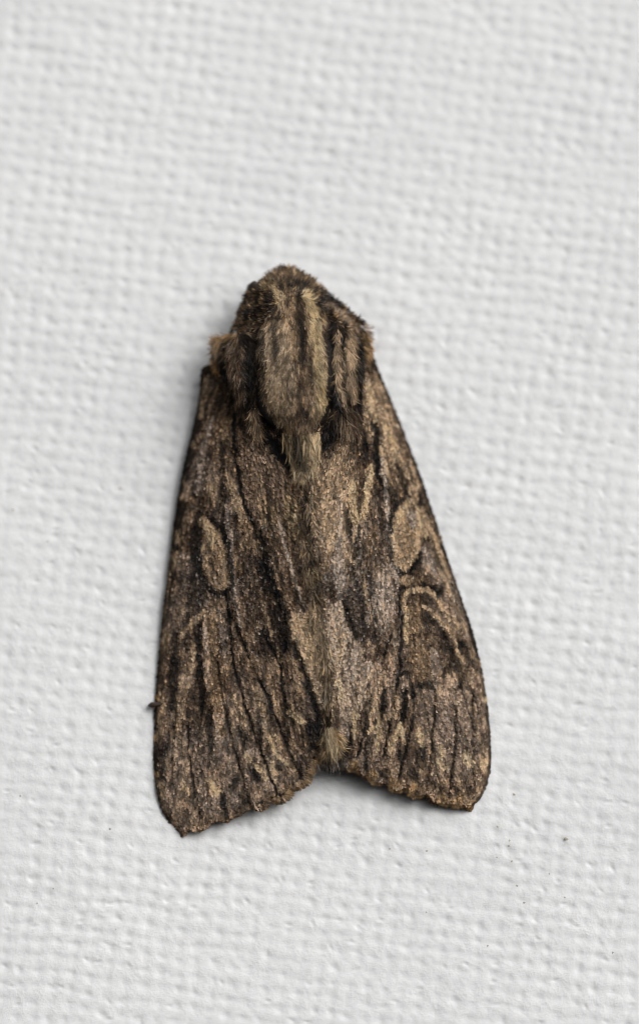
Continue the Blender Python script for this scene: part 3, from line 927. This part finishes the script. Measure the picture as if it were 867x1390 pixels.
        cc = jitter(base, n, 0.2, 0.08, 5 + layer)
        C = np.repeat(cc[:, None], 6, 1)
        if layer > 1:                                            # long fringe scales have dark ends
            C[:, 2:] = C[:, 2:] * (0.45 + 0.55 * tuft[:, None, None])
        keep = g.random(n) < (0.9 if layer > 1 else 1.0)
        VV.append(V[keep])
        CC.append(C[keep])
    o = strips('fringe', np.concatenate(VV), SCALE_T, M_HAIR, None, np.concatenate(CC), False)
    adopt(o, wing)['kind'] = 'stuff'
    return wing

wing_l = build_wing(-1)
wing_l['label'] = 'forewing on the darker side, away from the light'
wing_r = build_wing(1)
wing_r['label'] = 'forewing on the brighter side with silvery scales'

# ------------------------------------------------------------------ fur
def fur_color(x, y):
    p = Paint(x, y, 300)
    p.fill(BRN)
    n1 = fbm(x / 7, y / 16, 311, 3)
    p.mix(DRK, sstep(0.48, 0.32, n1) * 0.7)
    p.mix(TAN, sstep(0.55, 0.72, n1) * 0.5)
    # head and collar
    p.poly([(340, 388), (389, 355), (440, 392), (500, 438), (470, 450), (430, 420), (392, 400), (350, 440), (318, 446)], DRK, 0.5, 8)
    n9 = fbm(x / 4.5, y / 4.5, 333, 2)
    p.mix((150, 124, 88), sstep(0.56, 0.72, n9) * 0.7 * sstep(450, 425, y))
    p.ell(388, 372, 26, 12, 0, MID, 0.6)
    p.ell(392, 384, 20, 8, 0, DRK, 0.6)
    p.ell(358, 384, 10, 12, 30, OLV, 0.5)
    p.ell(350, 429, 20, 12, -20, BLK, 0.3)
    p.stroke([(370, 390), (377, 402), (381, 420)], 4.5, PAL, 0.8)
    p.stroke([(362, 432), (370, 424), (380, 424)], 3, TAN, 0.7)
    p.ell(374, 434, 7, 7, 0, BLK, 0.7)
    p.stroke([(395, 400), (400, 420), (402, 440)], 11, OCH, 0.6)
    p.stroke([(414, 396), (419, 410), (424, 440)], 5, PAL, 0.8)
    p.ell(440, 415, 14, 12, 30, BLK, 0.35)
    p.stroke([(445, 415), (465, 428), (485, 445)], 6, MID, 0.7)
    p.stroke([(460, 425), (480, 445), (490, 465)], 7, OCH, 0.5)
    # mesothorax plate
    p.poly([(354, 450), (385, 440), (398, 470), (405, 580), (376, 588), (350, 560), (350, 500)], (126, 111, 92), 0.8, 8)
    p.ell(372, 520, 14, 36, 0, (150, 132, 108), 0.6)
    p.ell(385, 555, 22, 24, 0, (132, 112, 88), 0.5)
    p.poly([(422, 420), (440, 430), (444, 500), (445, 560), (430, 584), (418, 560), (416, 480)], (146, 126, 100), 0.8, 6)
    p.stroke([(419, 402), (426, 430), (432, 480), (437, 520), (440, 562)], 7.0, (186, 165, 128), 0.75, False)
    p.stroke([(432, 430), (436, 480), (440, 530)], 3, CRM, 0.6)
    p.stroke([(398, 398), (402, 440), (406, 480), (408, 505)], 9, OCH, 0.7)
    p.stroke([(402, 400), (406, 440), (409, 475), (409, 500)], 6.0, BLK, 0.6)
    p.stroke([(410, 430), (411, 465), (410, 490)], 5, DRK, 0.85)
    p.stroke([(386, 410), (391, 440), (394, 480), (397, 510)], 4, TAN, 0.6)
    p.stroke([(372, 445), (374, 480), (378, 505)], 4.5, DRK, 0.6)
    p.stroke([(358, 455), (358, 500), (362, 540)], 4, DRK, 0.5)
    p.stroke([(420, 470), (422, 510), (420, 545)], 3.5, BRN, 0.7)
    p.ell(412, 540, 16, 16, 0, MID, 0.5)
    p.ell(406, 570, 20, 9, 0, BRN, 0.7)
    p.ell(390, 583, 10, 8, 0, ORG, 0.4)
    p.ell(425, 578, 10, 10, 0, OCH, 0.45)
    # tegulae
    p.poly([(296, 456), (330, 452), (334, 480), (336, 560), (340, 590), (322, 560), (302, 510)], BRN, 0.75, 6)
    p.stroke([(292, 470), (300, 458), (318, 452), (332, 452)], 7, ORG, 0.75)
    p.stroke([(312, 470), (318, 510), (324, 545)], 8, MID, 0.7)
    p.stroke([(334, 462), (337, 500), (338, 530), (340, 555)], 8.0, BLK, 0.78, False)
    p.stroke([(347, 450), (346, 500), (347, 540)], 4, DRK, 0.7)
    p.stroke([(302, 490), (306, 520), (314, 548), (318, 580)], 6, BLK, 0.92)
    p.stroke([(345, 555), (349, 580), (350, 600)], 5, TAN, 0.6)
    p.stroke([(452, 440), (451, 500), (453, 540), (462, 570)], 5, BLK, 0.85, False)
    p.stroke([(458, 452), (458, 500), (460, 530), (470, 560)], 4, TAN, 0.8)
    p.stroke([(466, 446), (467, 480), (468, 510)], 5, BLK, 0.78)
    p.stroke([(478, 455), (476, 490), (476, 520), (480, 545)], 8, TAN, 0.75)
    p.stroke([(492, 448), (488, 480), (487, 510), (488, 550)], 6, BLK, 0.78)
    p.stroke([(470, 545), (478, 575), (484, 600)], 6, BRN, 0.7)
    p.ell(501, 456, 7, 16, 0, ORG, 0.95)
    p.stroke([(496, 468), (502, 485), (505, 505)], 7, ORG, 0.8)
    # hollows beside the rear tuft: dark pigment and thorax shade painted together
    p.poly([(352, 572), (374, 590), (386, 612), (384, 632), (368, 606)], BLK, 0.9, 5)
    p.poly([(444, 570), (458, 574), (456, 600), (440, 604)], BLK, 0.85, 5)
    # rear tuft
    p.poly([(380, 592), (436, 588), (432, 620), (424, 650), (404, 650), (392, 622)], OLV, 0.8, 5)
    p.stroke([(424, 592), (425, 615), (424, 640)], 6, PAL, 0.6)
    p.stroke([(404, 590), (406, 612), (408, 640)], 6, DRK, 0.75)
    lum = p.c.mean(-1, keepdims=True)
    return p.c * np.clip((lum / 0.11) ** 0.36, 0.35, 1.3) * np.array([1.03, 1.0, 0.96])

HAIR_T = [(0, 1, 3, 2), (2, 3, 5, 4), (4, 5, 6)]

def fur(name, roots, hroot, dirs, length, lift, width, cols, parent, seed, curl=0.15, blunt=False):
    """roots (n,2), dirs (n,2) unit flow, lift = height gained along the hair (fraction of length)"""
    g = np.random.default_rng(seed)
    n = len(roots)
    a = np.arctan2(dirs[:, 0], dirs[:, 1]) + g.normal(0, curl, n)
    ln = length * g.uniform(0.65, 1.25, n)
    lf = lift + g.normal(0, 0.12, n)
    w = width * g.uniform(0.7, 1.3, n)
    tw = g.normal(0, 0.6, n)
    bend = g.normal(0, 0.22, n)
    V = np.zeros((n, 7, 3))
    ts = (0.0, 0.45, 0.8, 1.0)
    wf = (0.7, 1.0, 0.95 if blunt else 0.6)
    for k, t in enumerate(ts):
        ak = a + bend * t
        cx = roots[:, 0] + np.sin(ak) * ln * t
        cy = roots[:, 1] + np.cos(ak) * ln * t
        ch = hroot + ln * (lf * t - 0.35 * np.maximum(lf, 0.1) * t * t)
        if k == 3:
            V[:, 6] = np.stack([cx, cy, ch], -1)
        else:
            ox, oy, oh = np.cos(ak) * np.cos(tw) * w * wf[k], -np.sin(ak) * np.cos(tw) * w * wf[k], np.sin(tw) * w * wf[k]
            V[:, 2 * k] = np.stack([cx - ox, cy - oy, ch - oh], -1)
            V[:, 2 * k + 1] = np.stack([cx + ox, cy + oy, ch + oh], -1)
    o = strips(name, V, HAIR_T, M_HAIR, None, cols)
    adopt(o, parent)['kind'] = 'stuff'
    return o

def scatter(poly, st, seed):
    poly = np.asarray(poly, float)
    g = np.random.default_rng(seed)
    x0, y0 = poly.min(0)
    x1, y1 = poly.max(0)
    gx, gy = np.meshgrid(np.arange(x0, x1, st), np.arange(y0, y1, st))
    px = (gx + g.uniform(-.7, .7, gx.shape) * st).ravel()
    py = (gy + g.uniform(-.7, .7, gx.shape) * st).ravel()
    k = inside(px, py, poly)
    return np.stack([px[k], py[k]], -1)

def unit(v):
    return v / (np.linalg.norm(v, axis=1, keepdims=True) + 1e-9)

def simple_fur(name, poly, st, seed, dirf, length, lift, width, dark=0.18, light=0.12, hoff=-5.0, curl=0.25, hf=Hbody, cf=fur_color, parent=None, blunt=False, ahead=0.5):
    r = scatter(poly, st, seed)
    d = unit(dirf(r))
    L = length(r) if callable(length) else np.full(len(r), float(length))
    li = lift(r) if callable(lift) else np.full(len(r), float(lift))
    h = hf(r[:, 0], r[:, 1])
    # follow the surface: height at the tip against the root
    e = r + d * L[:, None]
    dh = np.clip((hf(e[:, 0], e[:, 1]) - h) / L, -1.2, 0.6)
    c = jitter(cf(r[:, 0] + d[:, 0] * L * ahead, r[:, 1] + d[:, 1] * L * ahead), len(r), dark, light, seed + 1)
    c = cap(c * np.exp(1.6 * (clump(r[:, 0], r[:, 1], np.zeros(len(r)), 9, 3.0, seed) - 0.5))[:, None])
    return fur(name, r, h + hoff, d, L, li + dh, width, c, parent or body, seed + 2, curl, blunt)

# head: short spatulate scales standing forward and out
HEAD = [(350, 392), (358, 380), (370, 370), (382, 364), (398, 364), (412, 374), (424, 380), (436, 394), (420, 404), (392, 402), (366, 404)]
simple_fur('head_fur', HEAD, 1.12, 401, lambda r: np.stack([(r[:, 0] - 390) * 1.0, r[:, 1] - 425], -1) + 0.0,
           8, 0.5, 0.52, 0.25, 0.14, -2, 0.4)
# collar: erect scales with pale tips
COLLAR = [(336, 400), (352, 390), (392, 396), (434, 390), (452, 406), (474, 424), (494, 440), (470, 448), (446, 434), (432, 412), (414, 404), (396, 404), (380, 410), (366, 430), (350, 446), (320, 448), (326, 424)]
simple_fur('collar_fur', COLLAR, 1.12, 411, lambda r: np.stack([(r[:, 0] - 396) * 1.1, (r[:, 1] - 432) * 0.8 + 6], -1),
           7.5, 0.65, 0.55, 0.25, 0.18, -3, 0.55, blunt=True)
def Hmid_(x, y):
    return np.maximum(Hbody(x, y), np.where(x < mid(y), Hwing(x, y, -1), Hwing(x, y, 1)))
# mesothorax plate: hair flowing back
simple_fur('thorax_fur', PLATE, 1.12, 421, lambda r: np.stack([(r[:, 0] - 398) * 0.10 - (r[:, 0] - 406) * 0.6 * sstep(530, 590, r[:, 1]), np.full(len(r), 22.0)], -1),
           lambda r: 9 + 7 * sstep(550, 600, r[:, 1]), 0.2, 0.48, 0.2, 0.10, -3.5, 0.24, Hmid_)
# the two shoulder lappets
TEG_L = [(291, 466), (300, 456), (318, 450), (338, 450), (350, 452), (349, 500), (347, 545), (353, 575), (352, 592), (336, 572), (322, 548), (306, 512), (295, 490)]
TEG_R = [(444, 434), (468, 438), (490, 442), (499, 456), (500, 476), (494, 500), (489, 540), (488, 570), (482, 588), (466, 568), (452, 545), (446, 500)]
TEG_H = lambda x, y: np.maximum(Hbody(x, y), np.where(x < 400, Hwing(x, y, -1), Hwing(x, y, 1)) + 9)
simple_fur('tegula_fur', TEG_L, 1.15, 431, lambda r: np.stack([(r[:, 0] - 330) * 0.55 * sstep(500, 455, r[:, 1]) + 5, 4 + 22 * sstep(452, 478, r[:, 1])], -1),
           lambda r: 12 + 8 * sstep(520, 580, r[:, 1]), lambda r: 0.22 + 0.2 * sstep(480, 450, r[:, 1]), 0.5, 0.2, 0.12, -4, 0.25, TEG_H)
simple_fur('tegula_fur', TEG_R, 1.15, 441, lambda r: np.stack([(r[:, 0] - 470) * 0.4 * sstep(490, 445, r[:, 1]) + 2, np.full(len(r), 22.0)], -1),
           lambda r: 12 + 8 * sstep(520, 580, r[:, 1]), lambda r: 0.22 + 0.15 * sstep(470, 440, r[:, 1]), 0.5, 0.2, 0.14, -4, 0.25, TEG_H)
# tan brushes at the two wing roots
ORC = lambda x, y: np.repeat(lin((150, 116, 76))[None], len(x), 0)
simple_fur('wing_root_brush', [(290, 462), (298, 458), (304, 480), (300, 500), (292, 505), (288, 484)], 1.25, 451,
           lambda r: np.stack([np.full(len(r), -7.0) + (r[:, 1] - 462) * 0.16, (r[:, 1] - 470) * 0.8 + 2], -1), lambda r: 6 + 7 * vn(r[:, 0] / 4, r[:, 1] / 4, 78), 0.15, 0.5, 0.3, 0.12, -12, 0.55, TEG_H, ORC)
simple_fur('wing_root_brush', [(491, 442), (500, 446), (503, 462), (506, 478), (500, 494), (494, 486), (492, 462)], 1.4, 461,
           lambda r: np.stack([np.full(len(r), 4.0), (r[:, 1] - 450) * 0.9 + 3], -1), lambda r: 7 + 6 * vn(r[:, 0] / 4, r[:, 1] / 4, 79), 0.1, 0.5, 0.2, 0.15, -14, 0.4, TEG_H, ORC)
# long hairs trailing from the thorax over the wing bases
def Hmid(x, y):
    return np.maximum(Hbody(x, y), np.where(x < mid(y), Hwing(x, y, -1), Hwing(x, y, 1)))
simple_fur('thorax_fringe', [(346, 550), (352, 562), (350, 586), (340, 578)], 2.2, 471,
           lambda r: np.stack([(400 - r[:, 0]) * 0.18, np.full(len(r), 24.0)], -1), 22, 0.25, 0.55, 0.2, 0.25, 2, 0.25, Hmid)
simple_fur('thorax_fringe', [(444, 552), (456, 556), (478, 570), (484, 588), (470, 588), (452, 572)], 2.2, 475,
           lambda r: np.stack([(400 - r[:, 0]) * 0.08, np.full(len(r), 24.0)], -1), 20, 0.25, 0.55, 0.2, 0.2, 2, 0.25, Hmid)
simple_fur('hollow_shade_fur', [(350, 560), (366, 574), (388, 590), (428, 590), (444, 568), (462, 576), (458, 600), (436, 622), (392, 624), (364, 604)], 2.0, 477,  # black hairs added to fill the hollows, their colour partly painted shade
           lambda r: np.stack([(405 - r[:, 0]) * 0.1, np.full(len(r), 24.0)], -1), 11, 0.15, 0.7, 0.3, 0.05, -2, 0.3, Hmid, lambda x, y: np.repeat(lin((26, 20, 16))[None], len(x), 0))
simple_fur('rear_tuft', [(380, 586), (400, 592), (434, 586), (436, 606), (430, 628), (414, 644), (402, 634), (392, 616)], 1.35, 481,
           lambda r: np.stack([(412 - r[:, 0]) * 0.45, np.full(len(r), 24.0)], -1), 24, 0.30, 0.7, 0.18, 0.15, 4, 0.18, Hmid)

# hair crest along the seam of the wings
def crest_color(x, y):
    p = Paint(x, y, 500)
    p.fill((104, 86, 62))
    n1 = fbm(x / 7, y / 22, 511, 3)
    p.mix(DRK, sstep(0.5, 0.34, n1) * 0.8)
    p.mix(TAN, sstep(0.54, 0.7, n1) * 0.5)
    p.stroke([(412, 650), (416, 700), (420, 740)], 7, DRK, 0.6)
    p.stroke([(422, 650), (424, 700), (430, 750)], 5, TAN, 0.6)
    p.ell(418, 765, 14, 12, 0, BLK, 0.6)
    p.ell(430, 796, 10, 6, 0, BLK, 0.78)
    p.ell(424, 780, 8, 9, 0, OLV, 0.6)
    p.ell(426, 836, 20, 24, 0, (152, 130, 102), 0.85)
    p.ell(440, 836, 5, 20, -10, DRK, 0.75)
    p.ell(432, 884, 18, 40, -8, (158, 137, 110), 0.85)
    p.ell(440, 936, 10, 26, -6, (132, 116, 96), 0.7)
    p.ell(445, 980, 9, 22, 0, DRK, 0.8)
    return p.c
CREST = [(406, 640), (425, 640), (429, 700), (435, 770), (444, 850), (450, 930), (453, 985), (438, 985), (434, 930), (422, 850), (411, 770), (404, 700)]
simple_fur('crest_fur', CREST, 1.7, 491, lambda r: np.stack([2.5 + (mid(r[:, 1]) - r[:, 0]) * 0.15, np.full(len(r), 22.0)], -1),
           17, 0.20, 0.7, 0.2, 0.12, -1, 0.22, Hmid, crest_color)
TAILC = lambda x, y: (lambda p: (p.fill((118, 99, 72)), p.stroke([(446, 985), (452, 1012), (458, 1034)], 7, CRM, 0.8), p.stroke([(460, 985), (462, 1010)], 5, ORG, 0.8), p.ell(436, 1020, 8, 12, 0, OCH, 0.6), p.c)[-1])(Paint(x, y, 600))
simple_fur('tail_tuft', [(441, 986), (455, 986), (463, 1000), (461, 1018), (446, 1022), (435, 1016)], 1.35, 501,
           lambda r: np.stack([(r[:, 0] - 446) * 0.25 + 4, np.full(len(r), 24.0)], -1), lambda r: 13 + 9 * vn(r[:, 0] / 5, r[:, 1] / 5, 77), -0.1, 0.5, 0.3, 0.15, -3, 0.35,
           lambda x, y: np.full(np.shape(x), 66.0) - (y - 972) * 0.25, TAILC, ahead=0.4)
simple_fur('tail_fringe', [(424, 1026), (474, 1030), (470, 1040), (430, 1038)], 2.0, 511,
           lambda r: np.stack([(r[:, 0] - 450) * 0.1, np.full(len(r), 20.0)], -1), 12, -0.1, 0.6, 0.3, 0.05, 0, 0.35,
           lambda x, y: np.full(np.shape(x), 34.0), lambda x, y: np.repeat(lin((84, 74, 66))[None], len(x), 0))

# ------------------------------------------------------------------ antenna and foot
def tube(name, pts, radii, mat, seg=8):
    p = smooth_curve(np.column_stack([pts, radii]), 24)
    c, r = p[:, :3], p[:, 3]
    t = np.gradient(c, axis=0)
    t /= np.linalg.norm(t, axis=1, keepdims=True)
    ref = np.array([0.13, 0.2, 0.97])
    a = np.cross(t, ref)
    a /= np.linalg.norm(a, axis=1, keepdims=True)
    b = np.cross(t, a)
    th = np.linspace(0, 2 * math.pi, seg, endpoint=False)
    V = c[:, None] + r[:, None, None] * (np.cos(th)[None, :, None] * a[:, None] + np.sin(th)[None, :, None] * b[:, None])
    n = len(c)
    i, j = np.meshgrid(np.arange(n - 1), np.arange(seg), indexing='ij')
    f0, f1 = (i * seg + j).ravel(), (i * seg + (j + 1) % seg).ravel()
    F = np.stack([f0, f1, f1 + seg, f0 + seg], -1)
    loops = np.concatenate([F.ravel(), np.arange(seg)[::-1], (n - 1) * seg + np.arange(seg)])
    sizes = np.concatenate([np.full(len(F), 4), [seg, seg]])
    P = at(V[..., 0], V[..., 1], V[..., 2]).reshape(-1, 3)
    return adopt(make_mesh(name, P, loops, sizes, mat))
tube('antenna', [(360, 400, 78), (350, 390, 76), (343, 386, 68), (338, 394, 56), (328, 420, 44), (312, 455, 34), (296, 500, 26), (292, 600, 20)],
     [4, 5, 5.5, 4, 3, 2.5, 2, 1], M_LEG)
tube('leg', [(330, 930, 24), (280, 945, 14), (236, 954, 9), (214, 956, 8), (206, 957, 6), (202, 958, 3)], [7, 6, 4, 3.2, 4.2, 2], M_LEG)

# ------------------------------------------------------------------ dirt on the wall
SPECKS = [(697, 1078, 3), (768, 1139, 3.6), (691, 1141, 2.2), (690, 1148, 2), (694, 1169, 2), (674, 1164, 1.7), (675, 1122, 2), (579, 1155, 2.2),
          (529, 1152, 1.6), (711, 1225, 2.4), (701, 1202, 2), (766, 1218, 1.8), (661, 1284, 2), (831, 1293, 2),
          (578, 1238, 2), (745, 1186, 1.6), (18, 692, 2), (65, 735, 2.2), (163, 662, 1.8), (150, 1125, 2.4), (73, 1206, 1.8),
          (51, 1226, 1.8), (158, 1261, 1.6), (28, 1080, 1.8)]
def specks():
    g = np.random.default_rng(5)
    V, L, Z = [], [], []
    for (x, y, r) in SPECKS:
        k = 9
        th = np.arange(k) / k * 2 * math.pi
        rr = r * 0.85 * g.uniform(0.5, 1.3, k)
        h0 = float(weave(np.array([x], float), np.array([y], float))[0])
        base = len(V)
        for lv, (f, dh) in enumerate(((1.0, -0.6), (0.75, 0.35), (0.35, 0.6))):
            for q_ in range(k):
                V.append((x + rr[q_] * f * math.cos(th[q_]), y + rr[q_] * f * math.sin(th[q_]), h0 + dh * min(1.3, r / 2.2)))
        for lv in range(2):
            for q_ in range(k):
                a, b = base + lv * k + q_, base + lv * k + (q_ + 1) % k
                L += [a, b, b + k, a + k]
                Z.append(4)
        L += [base + 2 * k + q_ for q_ in range(k)]
        Z.append(k)
    V = np.array(V)
    o = make_mesh('dirt_specks', at(V[:, 0], V[:, 1], V[:, 2]), L, Z, M_DIRT)
    o['kind'] = 'stuff'
    o.parent = wall
specks()
